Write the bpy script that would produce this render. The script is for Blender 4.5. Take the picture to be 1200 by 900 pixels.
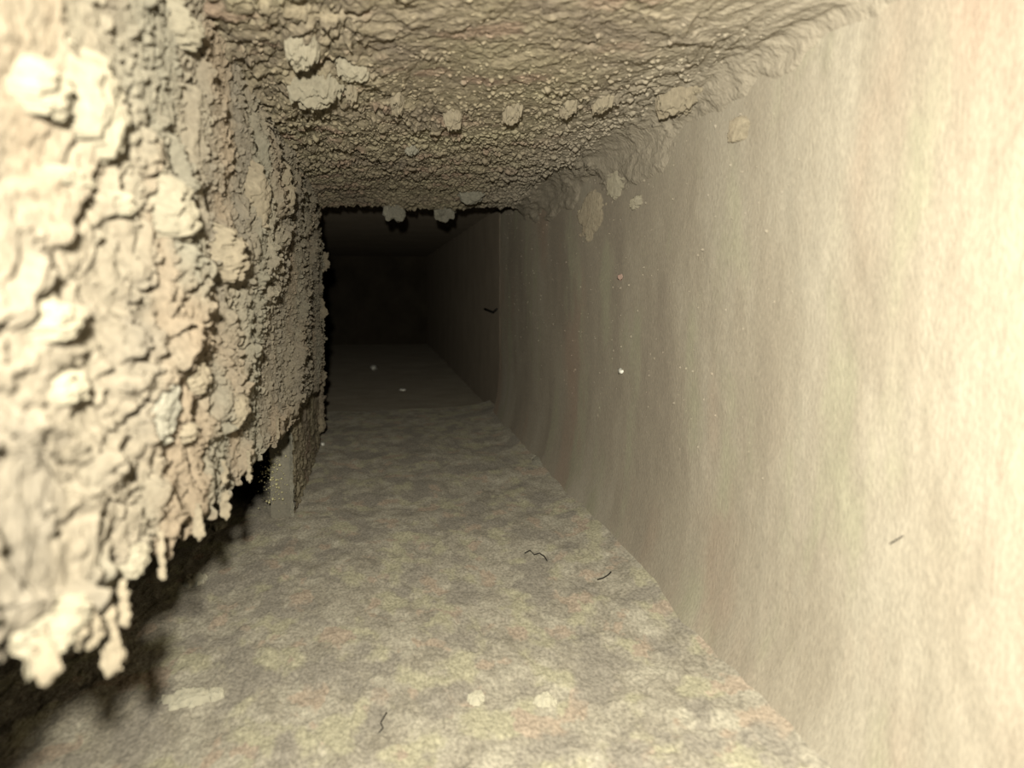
import bpy, bmesh, math, random
import numpy as np
from mathutils import Vector, Matrix, noise as mnoise
for o in list(bpy.data.objects): bpy.data.objects.remove(o)
S = 0.3                      # metres per duct unit (right wall stands 1 unit from the lens)
F = 1050.0                   # focal length in pixels of the 1200 px frame
sc = bpy.context.scene
col = sc.collection

# ---------------------------------------------------------------- camera
YAW, PITCH = 0.15, -0.104
fw = Vector((math.sin(YAW)*math.cos(PITCH), math.cos(YAW)*math.cos(PITCH), math.sin(PITCH)))
rt = fw.cross(Vector((0, 0, 1))).normalized(); up = rt.cross(fw)
cd = bpy.data.cameras.new('camera'); cam = bpy.data.objects.new('camera', cd); col.objects.link(cam)
cam.matrix_world = Matrix((( rt.x, up.x, -fw.x, 0), (rt.y, up.y, -fw.y, 0), (rt.z, up.z, -fw.z, 0), (0, 0, 0, 1)))
cd.sensor_width = 36; cd.lens = F/1200*36; cd.clip_start = .005; cd.clip_end = 50
cd.dof.use_dof = True; cd.dof.focus_distance = 3.9*S; cd.dof.aperture_fstop = 8.5
sc.camera = cam

# ---------------------------------------------------------------- world, lights, exposure
w = bpy.data.worlds.new('duct_mouth_gloom'); sc.world = w; w.use_nodes = True
w.node_tree.nodes['Background'].inputs[0].default_value = (1, .93, .8, 1)
w.node_tree.nodes['Background'].inputs[1].default_value = .01
def spot(name, loc, target, power, cone, blend, radius, colr):
    l = bpy.data.lights.new(name, 'SPOT'); l.energy = power; l.color = colr
    l.spot_size = math.radians(cone); l.spot_blend = blend; l.shadow_soft_size = radius
    o = bpy.data.objects.new(name, l); col.objects.link(o)
    o.location = Vector(loc)*S
    o.rotation_euler = (Vector(target)-Vector(loc)).to_track_quat('-Z', 'Y').to_euler()
    return o
spot('camera_flash', (-.06, -.14, .16), (1.15, 2.6, -.14), 68, 118, 1.0, .008, (1, .945, .81))
sc.view_settings.view_transform = 'Standard'; sc.view_settings.look = 'None'
sc.view_settings.exposure = -0.04; sc.view_settings.gamma = 1; sc.view_settings.use_curve_mapping = False

# ---------------------------------------------------------------- noise
rs = np.random.RandomState(7)
PERM = rs.permutation(256); PERM = np.concatenate([PERM, PERM, PERM])
ANG = rs.rand(256)*2*np.pi; GX, GY = np.cos(ANG), np.sin(ANG)
def perlin(x, y, seed=0):
    x = x+seed*17.31; y = y+seed*9.77
    xi = np.floor(x).astype(int); yi = np.floor(y).astype(int); xf = x-xi; yf = y-yi
    u = xf*xf*xf*(xf*(xf*6-15)+10); v = yf*yf*yf*(yf*(yf*6-15)+10)
    def g(i, j):
        h = PERM[PERM[(xi+i) & 255]+((yi+j) & 255)]
        return GX[h]*(xf-i)+GY[h]*(yf-j)
    a = g(0, 0)*(1-u)+g(1, 0)*u; b = g(0, 1)*(1-u)+g(1, 1)*u
    return (a*(1-v)+b*v)*1.5
def fbm(x, y, o=4, seed=0):
    s = 0; a = 1; t = 0
    for k in range(o):
        s = s+a*perlin(x*2**k, y*2**k, seed+k*3); t += a; a *= .55
    return s/t*1.4
def ss(a, b, x):
    t = np.clip((x-a)/(b-a), 0, 1); return t*t*(3-2*t)
def flakes(x, y, amp=1.0, big=1.0):
    """Layered cake of dust: overlapping plateaus with steep rims, in duct units."""
    wx = fbm(x*3, y*3, 3, 31)*.10; wy = fbm(x*3, y*3, 3, 47)*.10
    x1, y1 = x+wx, y+wy
    calm = .35+.9*ss(-.25, .25, fbm(x*.9, y*1.3, 2, 151))
    h = .022*fbm(x*1.6, y*1.6, 2, 1)
    h = h+big*.024*ss(.20, .32, fbm(x1*2.4, y1*2.4, 4, 5))
    h = h+calm*.014*ss(.08, .18, fbm(x1*6., y1*6., 4, 9))
    h = h+calm*.010*ss(.05, .18, fbm(x1*10., y1*10., 3, 13))
    h = h+calm*.0075*ss(.0, .24, fbm(x1*22., y1*22., 3, 17))
    h = h+.0042*fbm(x*38, y*38, 4, 23)
    return h*amp

# ---------------------------------------------------------------- mesh helpers
def link(name, me, mat, parent=None, smooth=True):
    o = bpy.data.objects.new(name, me); col.objects.link(o)
    if mat: me.materials.append(mat)
    if smooth: me.polygons.foreach_set('use_smooth', [True]*len(me.polygons))
    if parent: o.parent = parent
    return o
def grid(name, P, mat, parent=None, flip=False):
    """P: (n, m, 3) array in duct units -> one mesh sheet."""
    n, m = P.shape[:2]; me = bpy.data.meshes.new(name)
    me.vertices.add(n*m); me.vertices.foreach_set('co', (P.reshape(-1)*S).astype(np.float32))
    i = np.arange(n*m).reshape(n, m)
    q = np.stack([i[:-1, :-1], i[1:, :-1], i[1:, 1:], i[:-1, 1:]], -1).reshape(-1, 4)
    if flip: q = q[:, ::-1]
    me.loops.add(q.size); me.loops.foreach_set('vertex_index', q.reshape(-1).astype(np.int32))
    me.polygons.add(len(q)); me.polygons.foreach_set('loop_start', (np.arange(len(q))*4).astype(np.int32))
    me.polygons.foreach_set('loop_total', np.full(len(q), 4, np.int32)); me.update(calc_edges=True)
    return link(name, me, mat, parent)
def box(name, a, b, mat, parent=None, bev=0):
    bm = bmesh.new(); bmesh.ops.create_cube(bm, size=1)
    for v in bm.verts:
        v.co = Vector([(a[k]+b[k])/2+v.co[k]*(b[k]-a[k]) for k in range(3)])*S
    if bev: bmesh.ops.bevel(bm, geom=bm.edges[:], offset=bev*S, segments=2, affect='EDGES')
    me = bpy.data.meshes.new(name); bm.to_mesh(me); bm.free()
    return link(name, me, mat, parent, smooth=False)
def structure(o): o['kind'] = 'structure'; return o
def tag(o, label, cat, group=None, kind=None):
    o['label'] = label; o['category'] = cat
    if group: o['group'] = group
    if kind: o['kind'] = kind
    return o
def tube(name, pts, rad, mat, parent=None, seg=7):
    bm = bmesh.new(); rings = []
    for k, p in enumerate(pts):
        p = Vector(p); t = (Vector(pts[min(k+1, len(pts)-1)])-Vector(pts[max(k-1, 0)])).normalized()
        n = t.orthogonal().normalized(); b = t.cross(n)
        rings.append([bm.verts.new((p+(n*math.cos(a)+b*math.sin(a))*rad[k])*S) for a in [2*math.pi*i/seg for i in range(seg)]])
    for r0, r1 in zip(rings, rings[1:]):
        for i in range(seg): bm.faces.new((r0[i], r0[(i+1) % seg], r1[(i+1) % seg], r1[i]))
    bm.faces.new(rings[0][::-1]); bm.faces.new(rings[-1])
    me = bpy.data.meshes.new(name); bm.to_mesh(me); bm.free()
    return link(name, me, mat, parent)

# ---------------------------------------------------------------- materials
def dust_mat(name, cols, stops, drough=1.0, scale=3.0, stretch=(1, 1, 1), fine=.35, bump=.4, grain=90, blot=None, detail=6, spec=.1):
    m = bpy.data.materials.new(name); m.use_nodes = True; nt = m.node_tree; N = nt.nodes; L = nt.links
    p = N['Principled BSDF']; p.inputs['Roughness'].default_value = .95
    p.inputs['Diffuse Roughness'].default_value = drough; p.inputs['Specular IOR Level'].default_value = spec
    tc = N.new('ShaderNodeTexCoord'); mp = N.new('ShaderNodeMapping')
    mp.inputs['Scale'].default_value = [s/S for s in stretch]; L.new(tc.outputs['Object'], mp.inputs['Vector'])
    nz = N.new('ShaderNodeTexNoise'); nz.inputs['Scale'].default_value = scale; nz.inputs['Detail'].default_value = detail
    nz.inputs['Roughness'].default_value = .62; L.new(mp.outputs[0], nz.inputs['Vector'])
    cr = N.new('ShaderNodeValToRGB'); L.new(nz.outputs[0], cr.inputs[0]); e = cr.color_ramp.elements
    while len(e) < len(cols): e.new(.5)
    for k, (c, s) in enumerate(zip(cols, stops)): e[k].position = s; e[k].color = (*c, 1)
    out = cr.outputs[0]
    for (bc, bs, lo, hi, seed) in (blot or []):
        vn = N.new('ShaderNodeTexNoise'); vn.inputs['Scale'].default_value = bs; vn.inputs['Detail'].default_value = 5
        mo = N.new('ShaderNodeMapping'); mo.inputs['Location'].default_value = (seed, seed*1.7, seed*.6)
        L.new(mp.outputs[0], mo.inputs['Vector']); L.new(mo.outputs[0], vn.inputs['Vector'])
        mr = N.new('ShaderNodeMapRange'); mr.inputs['From Min'].default_value = lo; mr.inputs['From Max'].default_value = hi
        mr.interpolation_type = 'SMOOTHSTEP'; L.new(vn.outputs[0], mr.inputs['Value'])
        mx = N.new('ShaderNodeMix'); mx.data_type = 'RGBA'; L.new(mr.outputs[0], mx.inputs['Factor'])
        L.new(out, mx.inputs['A']); mx.inputs['B'].default_value = (*bc, 1); out = mx.outputs['Result']
    fn = N.new('ShaderNodeTexNoise'); fn.inputs['Scale'].default_value = grain; fn.inputs['Detail'].default_value = 3
    L.new(mp.outputs[0], fn.inputs['Vector'])
    mr = N.new('ShaderNodeMapRange'); mr.inputs['From Min'].default_value = .25; mr.inputs['From Max'].default_value = .75
    mr.inputs['To Min'].default_value = 1-fine; mr.inputs['To Max'].default_value = 1+fine; L.new(fn.outputs[0], mr.inputs['Value'])
    vm = N.new('ShaderNodeVectorMath'); vm.operation = 'SCALE'; L.new(out, vm.inputs[0]); L.new(mr.outputs[0], vm.inputs['Scale'])
    L.new(vm.outputs[0], p.inputs['Base Color'])
    bp = N.new('ShaderNodeBump'); bp.inputs['Strength'].default_value = bump; bp.inputs['Distance'].default_value = .012*S
    L.new(fn.outputs[0], bp.inputs['Height']); L.new(bp.outputs[0], p.inputs['Normal'])
    return m
def plain(name, c, rough=.8, metal=0):
    m = bpy.data.materials.new(name); m.use_nodes = True; N = m.node_tree.nodes; L = m.node_tree.links
    p = N['Principled BSDF']; p.inputs['Roughness'].default_value = rough; p.inputs['Metallic'].default_value = metal
    tc = N.new('ShaderNodeTexCoord'); nz = N.new('ShaderNodeTexNoise'); nz.inputs['Scale'].default_value = 60/S
    L.new(tc.outputs['Object'], nz.inputs['Vector'])
    cr = N.new('ShaderNodeValToRGB'); L.new(nz.outputs[0], cr.inputs[0])
    cr.color_ramp.elements[0].color = (*[v*.75 for v in c], 1); cr.color_ramp.elements[1].color = (*[min(1, v*1.2) for v in c], 1)
    L.new(cr.outputs[0], p.inputs['Base Color']); return m
K = .42
def c(*v): return tuple(x*K for x in v)
M_left = dust_mat('tan_dust', [c(.37, .33, .26), c(.44, .385, .29), c(.50, .45, .34)], [.35, .5, .66], scale=2.2, fine=.22, bump=.5, grain=70,
                  blot=[(c(.48, .39, .28), 2.0, .50, .66, 3), (c(.42, .39, .30), 1.8, .52, .66, 8)])
M_ceil = dust_mat('ceiling_dust', [c(.44, .37, .28), c(.58, .50, .35), c(.66, .59, .40)], [.35, .5, .66], scale=2.5, drough=.2, fine=.3, bump=.6, grain=60,
                  blot=[(c(.60, .46, .34), 5.0, .55, .66, 5)])
def toward_wall(m, colr, x0, x1):      # the dust film of the wall carries on round the fillet
    nt = m.node_tree; N = nt.nodes; L = nt.links; p = N['Principled BSDF']; src = p.inputs['Base Color'].links[0].from_socket
    tc = N.new('ShaderNodeTexCoord'); sx = N.new('ShaderNodeSeparateXYZ'); L.new(tc.outputs['Object'], sx.inputs[0])
    mr = N.new('ShaderNodeMapRange'); mr.interpolation_type = 'SMOOTHSTEP'; mr.inputs['From Min'].default_value = x0*S; mr.inputs['From Max'].default_value = x1*S
    L.new(sx.outputs[0], mr.inputs['Value']); mx = N.new('ShaderNodeMix'); mx.data_type = 'RGBA'
    L.new(mr.outputs[0], mx.inputs['Factor']); L.new(src, mx.inputs['A']); mx.inputs['B'].default_value = (*colr, 1)
    L.new(mx.outputs['Result'], p.inputs['Base Color'])
toward_wall(M_ceil, c(.72, .64, .50), .45, .95)
M_right = dust_mat('wall_dust_film', [c(.56, .49, .385), c(.66, .585, .455), c(.75, .68, .54)], [.36, .5, .65], scale=1.6, stretch=(1, 1, .55), fine=.15, bump=.3, grain=120, drough=.3,
                   blot=[(c(.70, .55, .42), 1.2, .48, .64, 2), (c(.68, .64, .47), 3.5, .52, .68, 6)])
M_floor = dust_mat('floor_dirt', [c(.58, .53, .42), c(.76, .70, .56), c(.94, .88, .70)], [.34, .5, .66], scale=12, stretch=(1, .55, 1), drough=.35, fine=.36, bump=.4, grain=110, detail=9,
                   blot=[(c(.86, .81, .58), 7.5, .50, .60, 4), (c(.84, .70, .54), 9.0, .57, .62, 11), (c(.62, .57, .47), 6, .50, .60, 17)])
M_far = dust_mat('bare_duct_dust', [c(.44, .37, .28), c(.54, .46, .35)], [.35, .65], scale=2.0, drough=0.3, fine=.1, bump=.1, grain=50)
M_dark = dust_mat('shade_brown', [c(.12, .10, .07), c(.2, .17, .12)], [.35, .65], scale=2, drough=.2, fine=.2, bump=.2)  # dirt brown, darkened so branch gap and far end stay black: shade in the colour
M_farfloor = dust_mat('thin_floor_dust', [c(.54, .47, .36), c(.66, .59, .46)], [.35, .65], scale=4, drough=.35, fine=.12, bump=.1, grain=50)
M_chalk = dust_mat('chalky_flake', [c(.86, .81, .62), c(1.0, .95, .74)], [.35, .65], scale=6, drough=.5, fine=.15, bump=.4, grain=60)
M_pale = dust_mat('pale_dust', [c(.50, .45, .33), c(.57, .52, .39)], [.35, .65], scale=5, fine=.2, bump=.5, grain=60)
M_clump = dust_mat('dust_clump', [c(.46, .39, .28), c(.54, .47, .34)], [.35, .65], scale=5, fine=.25, bump=.6, grain=60)
M_pink = dust_mat('pinkish_grit', [c(.62, .40, .34), c(.72, .52, .42)], [.4, .6], scale=9, fine=.15)
M_grey = dust_mat('grey_lint', [c(.42, .40, .32), c(.56, .53, .42)], [.4, .6], scale=6, fine=.3, bump=.5)
M_white = plain('white_chip', (.85, .83, .74), .5)
M_black = plain('black_fibre', (.012, .010, .008), .7)
M_metal = dust_mat('galvanised_sheet', [c(.44, .41, .32), c(.60, .56, .44)], [.35, .65], scale=4, fine=.15, bump=.1, spec=.4)
M_yellow = plain('yellow_grit', (.50, .47, .27), .5)

# ---------------------------------------------------------------- the duct
XL, XR, ZF, ZC, YE = -.38, 1.0, -1.06, .62, 6.1
def ray(px, py):
    return (fw*F+rt*(px-600)-up*(py-450)).normalized()
def on_plane(px, py, axis, val):
    d = ray(px, py); return d*(val/d[axis])
def bottom(y):        # lower edge of the crusted left panel
    return -.395-.034*(y-.95)+.075*np.clip(1.9-y, 0, 1.2)-.012*np.clip(y-2.8, 0, 3)
def bottom_ragged(y):
    return bottom(y)+.035*fbm(y*5, y*0+3.3, 4, 61)+.02*fbm(y*18, y*0+1.3, 3, 63)
def hl(y, z): return .016+flakes(y*.5, z, .9)
PITS = []
def hc(x, y):
    h = (.016+flakes(x*1.2+9, y*.6+4, .85, .25))*(1-.7*ss(XR-.42, XR-.02, x)*ss(4.2, 2.4, y))
    for (a, b, ra, rb, d) in PITS: h = h-d*np.exp(-(((x-a)/ra)**2+((y-b)/rb)**2)**1.5)
    return h
def hr(y, z):
    near = ss(3.2, 1.3, y)
    return .006*fbm(y*1.0, z*1.5, 2, 71)+near*(.008*fbm(y*3, z*3, 3, 73)+.002*fbm(y*12, z*7, 3, 75))+.0030*fbm(y*16, z*9, 4, 77)
def hf(x, y):
    n = fbm(x*6, y*3, 5, 81)
    k = ss(7.6, 5.6, y)
    k = k*ss(-.02, .2, XR-x)*.55
    return .012*fbm(x*1.2, y*1.2, 2, 83)+k*(.010*ss(-.05, .12, n)+.007*ss(0, .12, fbm(x*14, y*7, 4, 85))+.004*fbm(x*34, y*17, 3, 87)) \
        + .08*np.exp(-np.clip(XR-x, 0, 9)/.20)*(1+.2*fbm(x*3, y*2, 3, 89))

def yspace(y0, y1, n):            # denser towards the lens
    t = np.linspace(0, 1, n); return 1/( (1-t)/(y0+.3)+t/(y1+.3))-.3

for (px_, py_, rpx, d_) in [(376, 66, 13, .07), (692, 41, 6, .05), (222, 40, 12, .05), (400, 62, 8, .04), (540, 155, 10, .03)]:
    p_ = on_plane(px_, py_, 2, ZC); D_ = p_.length
    PITS.append((p_.x, p_.y, rpx/F*D_, rpx/F*D_*1.6, d_))

# left panel: metal sheet with crust
wl = structure(box('wall_left', (XL-.05, -.6, bottom(YE)+.22), (XL-.035, YE, ZC+.05), M_metal))
Y = yspace(.25, YE+.04, 640)[:, None]*np.ones((1, 380)); T = np.linspace(0, 1, 380)[None, :]
be = bottom_ragged(Y); curl = .04
zt = ZC+.03
Tm = .93
Z = np.where(T < Tm, zt+(be-zt)*(T/Tm), be)
h = hl(Y, Z)
X = XL+h*np.ones_like(T)
tt = np.clip((T-Tm)/(1-Tm), 0, 1); a = tt*math.pi
R = (h+.05)/2
X = np.where(T < Tm, X, XL+h-R+R*np.cos(a)); Z = np.where(T < Tm, Z, be-R*np.sin(a)*.6+.012*fbm(Y*30, a*2, 3, 91)*np.sin(a))
# far edge curls round behind the sheet
ed = ss(YE-.10, YE+.03, Y); X = X-ed*ed*.06
Y2 = Y+.45*(h-.02)*ss(.6, 1.2, Y)+ed*.04*fbm(Z*14, Z*0+2, 3, 93)     # crust leans away from the lens
crust_l = grid('dust_crust', np.stack([X, Y2, Z], -1), M_left)
tag(crust_l, 'thick tan flaking dust crust covering the left wall, ragged along its lower edge', 'dust', kind='stuff')

# near wall continuation above/behind the lens is plain sheet: wall_left box already runs to y=-.6
# ceiling + crust
structure(box('ceiling', (XL-.05, -.6, ZC+.05), (XR+.05, YE, ZC+.07), M_metal))
n, m = 560, 400
Yc = yspace(.9, YE+.1, n)[:, None]*np.ones((1, m)); U = np.linspace(0, 1, m)[None, :]*np.ones((n, 1))
# cross section: from left corner over the ceiling, round fillet, down the right wall a little
W = XR-XL; rf = .13; drop = .30; L1 = W-rf; L2 = rf*math.pi/2; L3 = drop-rf; LT = L1+L2+L3
s = U*LT; h = hc(XL+s, Yc)
s2 = np.clip(s-L1, 0, L2)/rf; s3 = np.clip(s-L1-L2, 0, 9)
bx = np.where(s < L1, XL+s, XR-rf+rf*np.sin(s2)); bz = np.where(s < L1, ZC, ZC-rf+rf*np.cos(s2))-s3
nx = -np.sin(s2); nz_ = -np.cos(s2)
wob = .16*fbm(Yc*1.6, s*4.5, 5, 101)
fade = ss(LT-.04, LT-.24, s+wob+.10*ss(3.4, 2.2, Yc))*ss(LT, LT-.03, s); hh = (h+.004)*fade-.03*(1-fade)
sag = .03*np.exp(-((Yc-YE)/.5)**2)
Xc = bx+nx*hh; Zc = bz+nz_*(hh+sag*fade)
ed = ss(YE-.12, YE+.09, Yc); Zc = Zc+ed*ed*.10
Yc2 = Yc+.4*(h-.02)*fade+ed*.05*fbm(Xc*12, Xc*0+7, 3, 103)
crust_c = grid('dust_crust', np.stack([Xc, Yc2, Zc], -1), M_ceil, flip=True)
tag(crust_c, 'grainy brown dust crust hanging from the duct ceiling and thinning onto the right wall', 'dust', kind='stuff')

# right wall
n, m = 460, 330
Yr = yspace(.3, 7.3, n)[:, None]*np.ones((1, m)); Zr = np.linspace(ZF-.03, ZC+.03, m)[None, :]*np.ones((n, 1))
Xr = XR-hr(Yr, Zr)-.10*np.exp(-np.clip(Zr-ZF, 0, 9)/.15)*(1+.2*fbm(Yr*2, Yr*0, 3, 88))
structure(grid('wall_right', np.stack([Xr, Yr, Zr], -1), M_right, flip=True))
Yr = np.linspace(7.3, 18, 60)[:, None]*np.ones((1, 40)); Zr = np.linspace(ZF-.03, ZC+.2, 40)[None, :]*np.ones((60, 1))
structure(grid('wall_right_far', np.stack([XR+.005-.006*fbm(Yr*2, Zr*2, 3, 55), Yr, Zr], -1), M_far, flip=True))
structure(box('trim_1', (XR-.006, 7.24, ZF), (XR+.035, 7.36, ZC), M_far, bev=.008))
# floor
n, m = 520, 420
Yf = yspace(.9, 8.0, n)[:, None]*np.ones((1, m)); Xf = np.linspace(-1.45, XR+.02, m)[None, :]*np.ones((n, 1))
structure(grid('floor', np.stack([Xf, Yf, ZF+hf(Xf, Yf)], -1), M_floor, flip=True))
Yf = np.linspace(7.95, 18, 60)[:, None]*np.ones((1, 50)); Xf = np.linspace(-1.45, XR+.06, 50)[None, :]*np.ones((60, 1))
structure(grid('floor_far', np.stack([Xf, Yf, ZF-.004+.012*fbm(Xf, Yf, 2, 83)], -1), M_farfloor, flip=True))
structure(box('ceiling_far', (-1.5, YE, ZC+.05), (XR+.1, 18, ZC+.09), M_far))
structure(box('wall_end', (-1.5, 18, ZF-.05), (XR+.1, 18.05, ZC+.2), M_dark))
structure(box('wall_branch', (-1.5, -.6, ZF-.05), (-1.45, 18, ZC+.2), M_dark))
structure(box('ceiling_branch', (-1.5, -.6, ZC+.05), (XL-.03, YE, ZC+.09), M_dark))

# post of the branch opening: flange facing the lens plus the edge strip
post = bpy.data.objects.new('metal_flange', None); col.objects.link(post); post.location = Vector((-.40, 4.25, ZF))*S
tag(post, 'dusty sheet metal corner flange between left crust and floor', 'flange')
def under(o, p): o.parent = p; o.matrix_parent_inverse = p.matrix_basis.inverted(); return o
zt_ = -.50
fy = 4.22
under(box('face_plate', (-.50, fy, ZF), (-.405, fy+.02, zt_), M_metal, bev=.004), post)
ny, nz2 = 110, 150
Yp = np.linspace(fy, YE, ny)[:, None]*np.ones((1, nz2)); Zp = np.linspace(ZF-.01, zt_-.02, nz2)[None, :]*np.ones((ny, 1))
under(grid('side_plate', np.stack([-.40+.012*ss(0, .15, fbm(Yp*6, Zp*12, 4, 111))+.008*fbm(Yp*16, Zp*34, 3, 113), Yp, Zp], -1), M_ceil), post)
pts = [(-.402+.003*math.sin(k*1.9), fy-.005, ZF+(zt_-ZF)*k/40) for k in range(41)]
under(tube('edge_bead', pts, [.006+.003*abs(math.sin(k*2.7)) for k in range(41)], M_grey), post)

# ---------------------------------------------------------------- clumps
def clump_mesh(name, rx, ry, rz, seed, sub=4, rough=.45, freq=1.6):
    bm = bmesh.new(); bmesh.ops.create_icosphere(bm, subdivisions=sub, radius=1)
    off = Vector((seed*3.7, seed*1.3, seed*5.1))
    for v in bm.verts:
        p = v.co.copy(); d = mnoise.fractal(p*freq+off, 1.0, 2.0, 5)
        d2 = mnoise.noise(p*freq*4+off)
        q = p*(1+rough*d+.10*d2)
        v.co = Vector((q.x*rx, q.y*ry, q.z*rz))*S
    me = bpy.data.meshes.new(name); bm.to_mesh(me); bm.free(); return me
SURF = {'L': (0, XL), 'R': (0, XR), 'C': (2, ZC), 'F': (2, ZF), 'E': (1, YE)}
NORM = {'L': Vector((1, 0, 0)), 'R': Vector((-1, 0, 0)), 'C': Vector((0, 0, -1)), 'F': Vector((0, 0, 1)), 'E': Vector((0, -1, 0))}
seedc = [0]
def clump(name, surf, px, py, rx, ry, label, mat, thick=.6, tilt=0, lift=.05, sub=4, rough=.62, cat='dust clump', group=None, freq=2.0):
    """A lump centred where the lens sees (px,py) on a duct surface; rx, ry are its half sizes as seen."""
    seedc[0] += 1
    ax, val = SURF[surf]
    p = on_plane(px, py, ax, val)
    if surf == 'L': hgt = float(hl(np.array([p.y]), np.array([p.z]))[0])
    elif surf == 'C': hgt = float(hc(np.array([p.x]), np.array([p.y]))[0])
    elif surf == 'E': hgt = 0.0
    elif surf == 'R': hgt = float(hr(np.array([p.y]), np.array([p.z]))[0])
    else: hgt = float(hf(np.array([p.x]), np.array([p.y]))[0])
    N_ = NORM[surf]; p = on_plane(px, py, ax, val+N_[ax]*hgt); D = p.length
    u = rx/F*D; v = ry/F*D
    # stretch along the depth axis for a foreshortened surface, kept moderate because lumps stand proud
    obl = abs(p[ax])/D; st = min(1/max(obl, .05), 2.4)
    if surf in 'LR': dims = (thick*min(u, v), u*st, v)          # x normal, y depth, z height
    elif surf == 'E': dims = (u, u*1.5, v)
    else: dims = (u, v*st, thick*min(u, v))
    me = clump_mesh(name, *dims, seedc[0], sub, rough, freq)
    o = link(name, me, mat); o.location = (p+N_*lift*thick*min(u, v))*S
    if tilt: o.rotation_euler = (math.radians(tilt), 0, 0) if surf in 'LR' else (0, 0, math.radians(tilt))
    tag(o, label, cat, group); return o
def patch(name, surf, px, py, rx, ry, label, mat, t=.03, tilt=0, cat='dust clump', group=None, dome=.5, n=56, lean=.5):
    """A flake or lump bedded on the crust: conforming sheet with a ragged rim. rx, ry half sizes as seen."""
    seedc[0] += 1; sd = seedc[0]*7
    ax, val = SURF[surf]; p = on_plane(px, py, ax, val+NORM[surf][ax]*.02); D = p.length
    obl = abs(p[ax])/D
    st = min(.8/obl, 2.3) if surf in 'LC' else .8/max(obl, .07)
    if surf in 'LR': ru, rv = rx/F*D*st, ry/F*D       # u = depth, v = height
    else: ru, rv = rx/F*D, ry/F*D*st                  # u = across, v = depth
    if surf in 'LC': t = t*min(rx, ry)/F*D
    g = np.linspace(-1.5, 1.5, n); A, B = np.meshgrid(g, g, indexing='ij')
    ca, sa = math.cos(math.radians(tilt)), math.sin(math.radians(tilt))
    U_ = (A*ca-B*sa)*ru; V_ = (A*sa+B*ca)*rv
    ang = np.arctan2(B, A)
    rad = np.hypot(A, B)/(1+.38*fbm(A*1.1, B*1.1, 4, sd)+.30*fbm(A*2.5, B*2.5, 4, sd+2))
    m_ = ss(1.08, .80, rad)
    bulge = (1-dome)+dome*np.sqrt(np.clip(1-rad**2, 0, 1))
    surfn = .22*fbm(A*3, B*3, 4, sd+5)+.25*fbm(A*2, B*2, 2, sd+9)
    if surf in 'LR':
        yy, zz = p.y+U_, p.z+V_; base = hl(yy, zz) if surf == 'L' else hr(yy, zz)
        if surf == 'L': bc = float(np.mean(base)); base = bc+(base-bc)*(1-.7*m_)
        hh_ = base*1.0+t*m_*(bulge+surfn)-.012*(1-m_)
        sg = 1 if surf == 'L' else -1
        P = np.stack([val+sg*hh_-p.x, U_+(.45*(base-.02) if surf == 'L' else 0)+lean*t*m_*bulge, V_-.25*t*m_*bulge], -1); fl = surf == 'R'
    else:
        xx, yy = p.x+U_, p.y+V_; base = hc(xx, yy) if surf == 'C' else hf(xx, yy)
        if surf == 'C': bc = float(np.mean(base)); base = bc+(base-bc)*(1-.7*m_)
        hh_ = base+t*m_*(bulge+surfn)-.012*(1-m_)
        sg = -1 if surf == 'C' else 1
        P = np.stack([U_, V_+(.4*(base-.02) if surf == 'C' else 0)+lean*t*m_*bulge, val+sg*hh_-p.z], -1); fl = True
    if surf in 'CF': fl = (surf == 'C')
    o = grid(name, P, mat, flip=fl); o.location = p*S
    tag(o, label, cat, group); return o
G1 = 'dust clumps stuck on the left wall crust'; G2 = 'dust clumps hanging from the ceiling crust'
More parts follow.
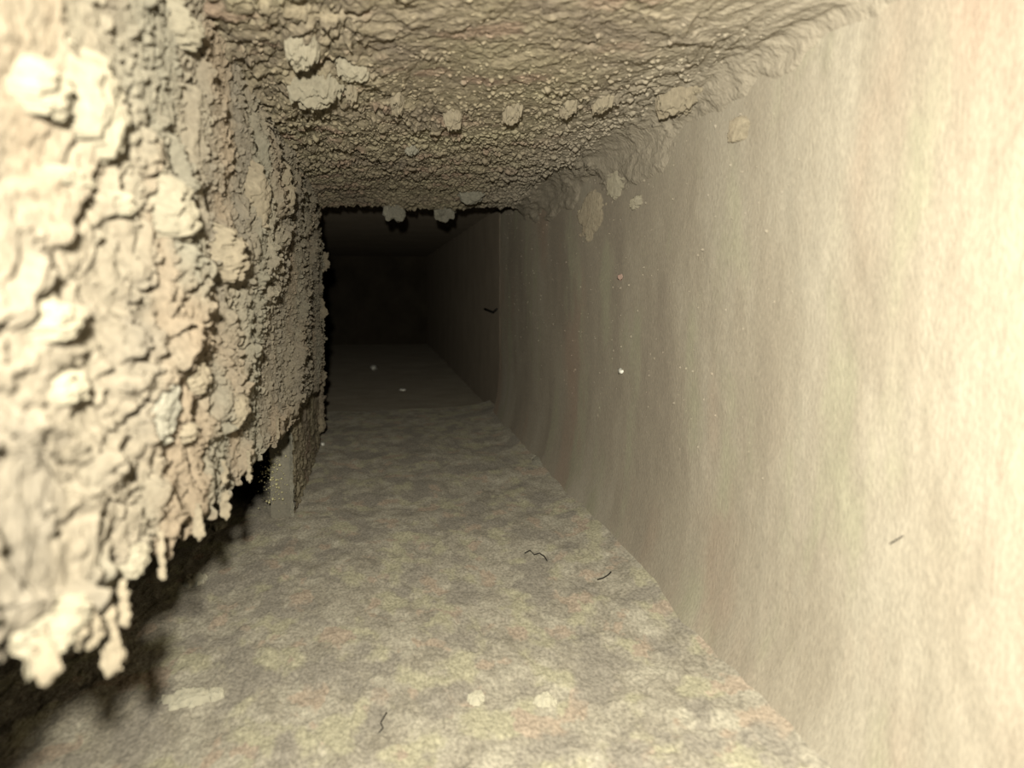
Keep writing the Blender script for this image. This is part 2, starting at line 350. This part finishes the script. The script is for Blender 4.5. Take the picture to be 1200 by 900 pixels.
for a in [
 ('L', 98, 118, 30, 52, 'largest pale flake of dust, long and tilted, high on the left wall', M_pale, .45, -25),
 ('L', 36, 95, 27, 30, 'pale blurred dust lump near the upper left corner of the left wall', M_pale, .5, 0),
 ('L', 181, 242, 28, 34, 'rounded pale dust lump with a dark rim below the large tilted flake', M_pale, .5, -20),
 ('L', 246, 292, 27, 30, 'square tan dust chunk jutting out mid left wall', M_clump, .6, 0),
 ('L', 174, 478, 20, 34, 'smooth greenish pale dust flake pointing down on the left wall', M_grey, .35, -15),
 ('L', 45, 372, 22, 22, 'pale knobbly dust lump near the left frame edge, mid height', M_pale, .6, 0),
 ('L', 203, 28, 24, 18, 'pale dust lump at the top of the left wall beside a dark hollow', M_pale, .6, 0),
 ('L', 293, 228, 20, 34, 'long tan dust flake right of the rounded pale lump', M_clump, .35, -10),
 ('L', 322, 215, 12, 26, 'narrow upright dust flake near the upper far corner of the left wall', M_clump, .5, 0),
 ('L', 218, 440, 22, 18, 'tan dust lump above and right of the smooth greenish flake', M_clump, .5, 0),
 ('L', 205, 505, 14, 12, 'small tan dust lump under the smooth greenish flake', M_clump, .6, 0),
 ('L', 78, 205, 22, 12, 'flat pale dust lump under the large tilted flake', M_pale, .5, 0),
 ('L', 130, 235, 14, 14, 'small pale dust lump left of the rounded pale lump', M_pale, .6, 0),
 ('L', 70, 455, 22, 16, 'low pale dust lump beneath the knobbly one on the left wall', M_pale, .5, 0),
 ('L', 262, 480, 16, 20, 'tan dust lump on the lower left wall close to the dark gap', M_clump, .4, 0),
 ('L', 30, 738, 22, 20, 'bright dust lump on the lowest ragged edge of the left crust', M_pale, .6, 0),
 ('L', 150, 655, 20, 15, 'bright dust lump on the lower crust edge above the long hanging strand', M_pale, .6, 0),
 ('L', 352, 262, 9, 13, 'dust lump on the far edge of the left wall just under the ceiling', M_clump, .8, 0),
 ('L', 378, 307, 7, 10, 'rounded dust lump jutting into the black duct mouth, uppermost of three', M_clump, .8, 5),
 ('L', 375, 365, 6, 13, 'upright dust lump jutting into the black duct mouth, middle of three', M_clump, .8, 0),
 ('L', 373, 441, 8, 8, 'rounded dust lump jutting over the far floor, lowest of three', M_clump, .8, 0)]:
    if a[1] > 340: clump('dust_clump', 'E', *a[1:7], thick=a[7], tilt=a[8], group=G1)
    else: patch('dust_clump', *a[:7], t=a[7]*1.7, lean=.45, tilt=-a[8], group=G1)
for a in [
 ('C', 352, 52, 19, 20, 'pale upper lobe of the big ceiling clump, above its dark hollow', M_pale, .9),
 ('C', 368, 100, 30, 17, 'big pale cupped dust clump hanging from the ceiling at its left corner', M_pale, 1.0),
 ('C', 412, 82, 17, 12, 'pale dust clump right of the dark hollow on the ceiling', M_pale, .9),
 ('C', 411, 108, 7, 16, 'thin orange tan dust peg hanging right of the big cupped clump', M_clump, 1.3),
 ('C', 466, 122, 7, 19, 'slim pinkish dust peg hanging from the ceiling, second from the left corner', M_clump, 1.2),
 ('C', 531, 132, 10, 11, 'small bright tan dust clump mid ceiling', M_clump, 1.0),
 ('C', 601, 130, 10, 12, 'tan dust clump on the ceiling with a dark shadow, left of a forked pair', M_clump, 1.0),
 ('C', 667, 128, 8, 15, 'left one of a forked pair of dust pegs on the ceiling', M_clump, 1.1),
 ('C', 706, 122, 8, 16, 'right one of a forked pair of dust pegs on the ceiling', M_clump, 1.1),
 ('C', 795, 118, 18, 20, 'wide bright tan dust clump where the ceiling meets the right wall', M_clump, .9),
 ('C', 817, 104, 9, 9, 'small dust clump just right of the wide bright one by the right wall', M_clump, .9),
 ('C', 768, 175, 13, 10, 'grey dust flake under the wide bright clump, at the top of the right wall', M_grey, .6),
 ('C', 461, 236, 11, 14, 'dust flake hanging from the far ceiling edge, leftmost of three', M_grey, .9),
 ('C', 519, 237, 10, 14, 'dust flake hanging from the far ceiling edge, middle of three', M_grey, .9),
 ('C', 553, 222, 13, 9, 'dust flake hanging from the far ceiling edge, nearest the right wall', M_grey, .9),
 ('C', 482, 172, 8, 8, 'small grey dust clump on the grainy far ceiling', M_grey, .8)]:
    if a[2] > 215: clump('dust_clump', a[0], a[1], a[2]+2, a[3]*1.1, a[4], a[5], a[6], thick=a[7]*1.3, lift=.3, rough=.5, freq=1.3, group=G2)
    else: patch('dust_clump', a[0], a[1], a[2]-a[4]*.4, a[3], a[4], a[5], a[6], t=a[7]*1.35, lean=.5, group=G2)
for a in [
 ('R', 688, 252, 20, 26, 'pinkish grey dust flake patch high on the right wall', M_clump, .18, 'dust flake'),
 ('R', 716, 214, 12, 17, 'pale dust flake above the pinkish patch on the right wall', M_pale, .25, 'dust flake'),
 ('R', 741, 236, 7, 8, 'small pale dust flake right of the pinkish patch on the right wall', M_pale, .3, 'dust flake'),
 ('R', 860, 150, 12, 14, 'tan dust flake near the upper edge of the right wall', M_clump, .3, 'dust flake')]:
    patch('dust_flake', *a[:7], t=a[7]*.05, cat=a[8], dome=.2)
for a in [
 ('R', 729, 325, 3.4, 3.6, 'upper of two tiny pink specks on the right wall', M_pink),
 ('R', 729, 435, 3.2, 3.4, 'lower of two tiny pale specks on the right wall', M_white),
 ('F', 438, 433, 4.5, 4.0, 'bright white chip lying on the far floor', M_white),
 ('F', 472, 458, 4.0, 1.8, 'tiny flat white chip right of the brighter one on the far floor', M_white),
 ('F', 378, 522, 2.8, 3.0, 'tiny white chip on the floor beside the metal flange', M_white)]:
    clump('white_chip' if a[6] is M_white else 'pink_speck', *a[:7], thick=.8, cat='speck', sub=2, rough=.6, lift=.8)
for a in [
 ('F', 218, 818, 26, 9, 'long pale dust flake on the near floor, low left', M_pale),
 ('F', 251, 812, 10, 7, 'small pale dust flake at the right tip of the long one', M_pale),
 ('F', 228, 676, 12, 8, 'pale dust crumb on the floor under the hanging strands', M_pale),
 ('F', 257, 612, 9, 7, 'pale dust crumb fallen just outside the dark gap', M_pale),
 ('F', 640, 818, 13, 6, 'whitish dust flake mid floor near the bottom of the frame', M_pale),
 ('F', 558, 812, 10, 6, 'whitish dust flake left of its twin on the near floor', M_pale),
 ('F', 645, 548, 22, 8, 'pinkish pale dust flake against the foot of the right wall', M_grey)]:
    patch('dust_flake', *a[:6], M_chalk if a[6] is M_pale else a[6], t=.016, cat='dust flake', dome=.4)

for a in [('R', 915, 34, 10, 8, 'dark lump standing in for a shaded hollow where the near ceiling meets the right wall')]:
    clump('hollow_standin', *a[:6], M_dark, thick=1.1, lift=3.4, rough=.5, cat='hollow stand-in', sub=3)  # added dark lump in place of a shaded hollow, its shade in the colour

# ---------------------------------------------------------------- hanging strands below the left crust
def strand(px, py0, py1, label, wob=.006, lump=.010, mat=M_clump, out=0):
    p0 = on_plane(px, py0, 0, XL+.05+out); p1 = on_plane(px, py1, 0, XL+.05+out)
    p1 = Vector((p0.x, p0.y, p0.z-(p0-p1).length))
    n_ = 14; rnd = random.Random(int(px*7+py0)); pts = []; rad = []
    for k in range(n_):
        t = k/(n_-1); q = p0.lerp(p1, t)+Vector((rnd.uniform(-wob, wob), rnd.uniform(-wob, wob), 0))*min(1, t*3)
        pts.append(q); rad.append(0.0042*rnd.uniform(.5, 1.6))
    e = bpy.data.objects.new('dust_strand', None); col.objects.link(e); e.location = p0*S
    tag(e, label, 'dust strand', 'dust strands hanging under the left crust')
    under(tube('thread', pts, rad, mat), e)
    for t, r in ((1, 1.0), (.72, .7), (.35, .55)):
        q = p0.lerp(p1, t); me = clump_mesh('crumb', lump*r*.8, lump*r*.8, lump*r*1.2, px+t, 3, .6)
        o = link('crumb', me, mat); o.location = q*S; under(o, e)
for a in [(128, 690, 775, 'longest dust strand, hanging over the floor from the lower left crust', .005, .016),
          (188, 622, 672, 'thin dust strand hanging free right of the longest one', .003, .008),
          (232, 590, 622, 'thick pinkish dust strand near the middle of the dark gap', .004, .014),
          (262, 540, 600, 'short branched dust strand right of the thick pinkish one', .012, .014),
          (143, 680, 722, 'short dust strand just right of the longest one', .006, .012),
          (104, 708, 742, 'short dust strand left of the longest one', .012, .016),
          (84, 722, 740, 'stubby dust strand second from the left frame edge', .012, .018),
          (291, 528, 560, 'small dust strand hanging in the upper part of the dark gap', .004, .009),
          (325, 488, 512, 'tiny dust strand beside the top of the metal flange', .003, .007),
          (50, 740, 775, 'stubby dust strand nearest the left frame edge', .010, .016)]:
    strand(*a)

# ---------------------------------------------------------------- dark fibres
def fibre(pts, surf, label, r=.7):
    ax, val = SURF[surf]; q = []
    for (px, py) in pts:
        p = on_plane(px, py, ax, val)
        hgt = float((hf(np.array([p.x]), np.array([p.y])) if surf == 'F' else hr(np.array([p.y]), np.array([p.z])))[0])
        q.append(on_plane(px, py, ax, val+NORM[surf][ax]*(hgt+.008)))
    o = tube('dark_fibre', q, [r/F*p.length for p in q], M_black, seg=5)
    tag(o, label, 'fibre')
fibre([(615, 648), (621, 645), (626, 650), (632, 648), (638, 652), (641, 657)], 'F', 'dark curled fibre lying mid floor')
fibre([(700, 679), (707, 677), (712, 674), (716, 670)], 'F', 'short dark fibre on the floor near the right wall')
fibre([(444, 858), (449, 853), (446, 847), (450, 840), (453, 835)], 'F', 'wavy dark fibre on the near floor')
fibre([(568, 362), (573, 364), (578, 366), (582, 362)], 'R', 'small dark insect like fleck on the far right wall', 1.3)
fibre([(1043, 637), (1050, 633), (1058, 628)], 'R', 'faint dark fibre low on the pale right wall')

# ---------------------------------------------------------------- loose grit (uncountable)
def grit(name, P, Rr, mat, label, sub=1, cat='grit'):
    bm = bmesh.new(); bmesh.ops.create_icosphere(bm, subdivisions=sub, radius=1)
    V = np.array([v.co[:] for v in bm.verts]); Fc = np.array([[v.index for v in f.verts] for f in bm.faces]); bm.free()
    k = len(P); J = 1+.35*(rs.rand(k, len(V), 1)-.5)*2
    sc3 = .7+.6*rs.rand(k, 1, 3)
    VV = (P[:, None, :]+V[None]*J*sc3*Rr[:, None, None])*S
    FF = (Fc[None]+(np.arange(k)*len(V))[:, None, None]).reshape(-1, 3)
    me = bpy.data.meshes.new(name); me.vertices.add(k*len(V)); me.vertices.foreach_set('co', VV.reshape(-1).astype(np.float32))
    me.loops.add(FF.size); me.loops.foreach_set('vertex_index', FF.reshape(-1).astype(np.int32))
    me.polygons.add(len(FF)); me.polygons.foreach_set('loop_start', (np.arange(len(FF))*3).astype(np.int32))
    me.polygons.foreach_set('loop_total', np.full(len(FF), 3, np.int32)); me.update(calc_edges=True)
    o = link(name, me, mat); tag(o, label, cat, kind='stuff'); return o
n = 20000
x = XL+(XR-XL-.05)*rs.rand(n); y = 1.9+(YE-1.9)*rs.rand(n)**.55; k = rs.rand(n)
hh = hc(x, y)+.03*np.exp(-((y-YE)/.5)**2)
grit('ceiling_grit', np.stack([x, y+.4*(hc(x, y)-.02), ZC-hh-.003], -1), (.0008+.0026*k**3)*(y+.5), M_ceil, 'fine brown dust grains clinging all over the ceiling crust')
n = 8000
y = 1.2+(YE-1.2)*rs.rand(n)**.8; z = bottom(y)+.02+(ZC-bottom(y))*rs.rand(n); k = rs.rand(n)
grit('wall_grit', np.stack([XL+hl(y, z)+.002, y+.45*(hl(y, z)-.02), z], -1), .003+.009*k**3, M_left, 'fine tan dust grains stuck to the left wall crust')
n = 1700     # fringe along the lower edge
y = .8+(4.2-.8)*rs.rand(n); z = bottom_ragged(y)-.012-.035*rs.rand(n)**2
grit('fringe_grit', np.stack([XL+.03*rs.rand(n)-.005, y, z], -1), .004+.012*rs.rand(n)**3, M_left, 'loose dust grains fringing the ragged lower edge of the left crust')
n = 1400
y = YE+.02+.10*(rs.rand(n)-.3); z = -.95+(ZC+.9)*rs.rand(n)
grit('corner_grit', np.stack([XL-.02+.03*rs.rand(n), y, z], -1), .008+.018*rs.rand(n)**2, M_ceil, 'dark dust grains down the far corner of the left wall')
n = 170
x = -.5-.05*rs.randn(n); y = 4.05+.16*rs.randn(n)
cpt = [on_plane(320+9*a_, 560+20*b_, 1, 4.17) for a_, b_ in zip(rs.randn(n), rs.randn(n))]
grit('yellow_grit', np.array([p[:] for p in cpt]), .0018+.005*rs.rand(n)**3, M_yellow, 'tiny glittering yellow grains caught on the flange by the floor')
n = 900
y = 2+5*rs.rand(n); z = ZF+(ZC-ZF)*rs.rand(n)
grit('right_wall_grit', np.stack([XR-hr(y, z)-.001, y, z], -1), .0015+.005*rs.rand(n)**3, M_right, 'sparse fine grains on the right wall')
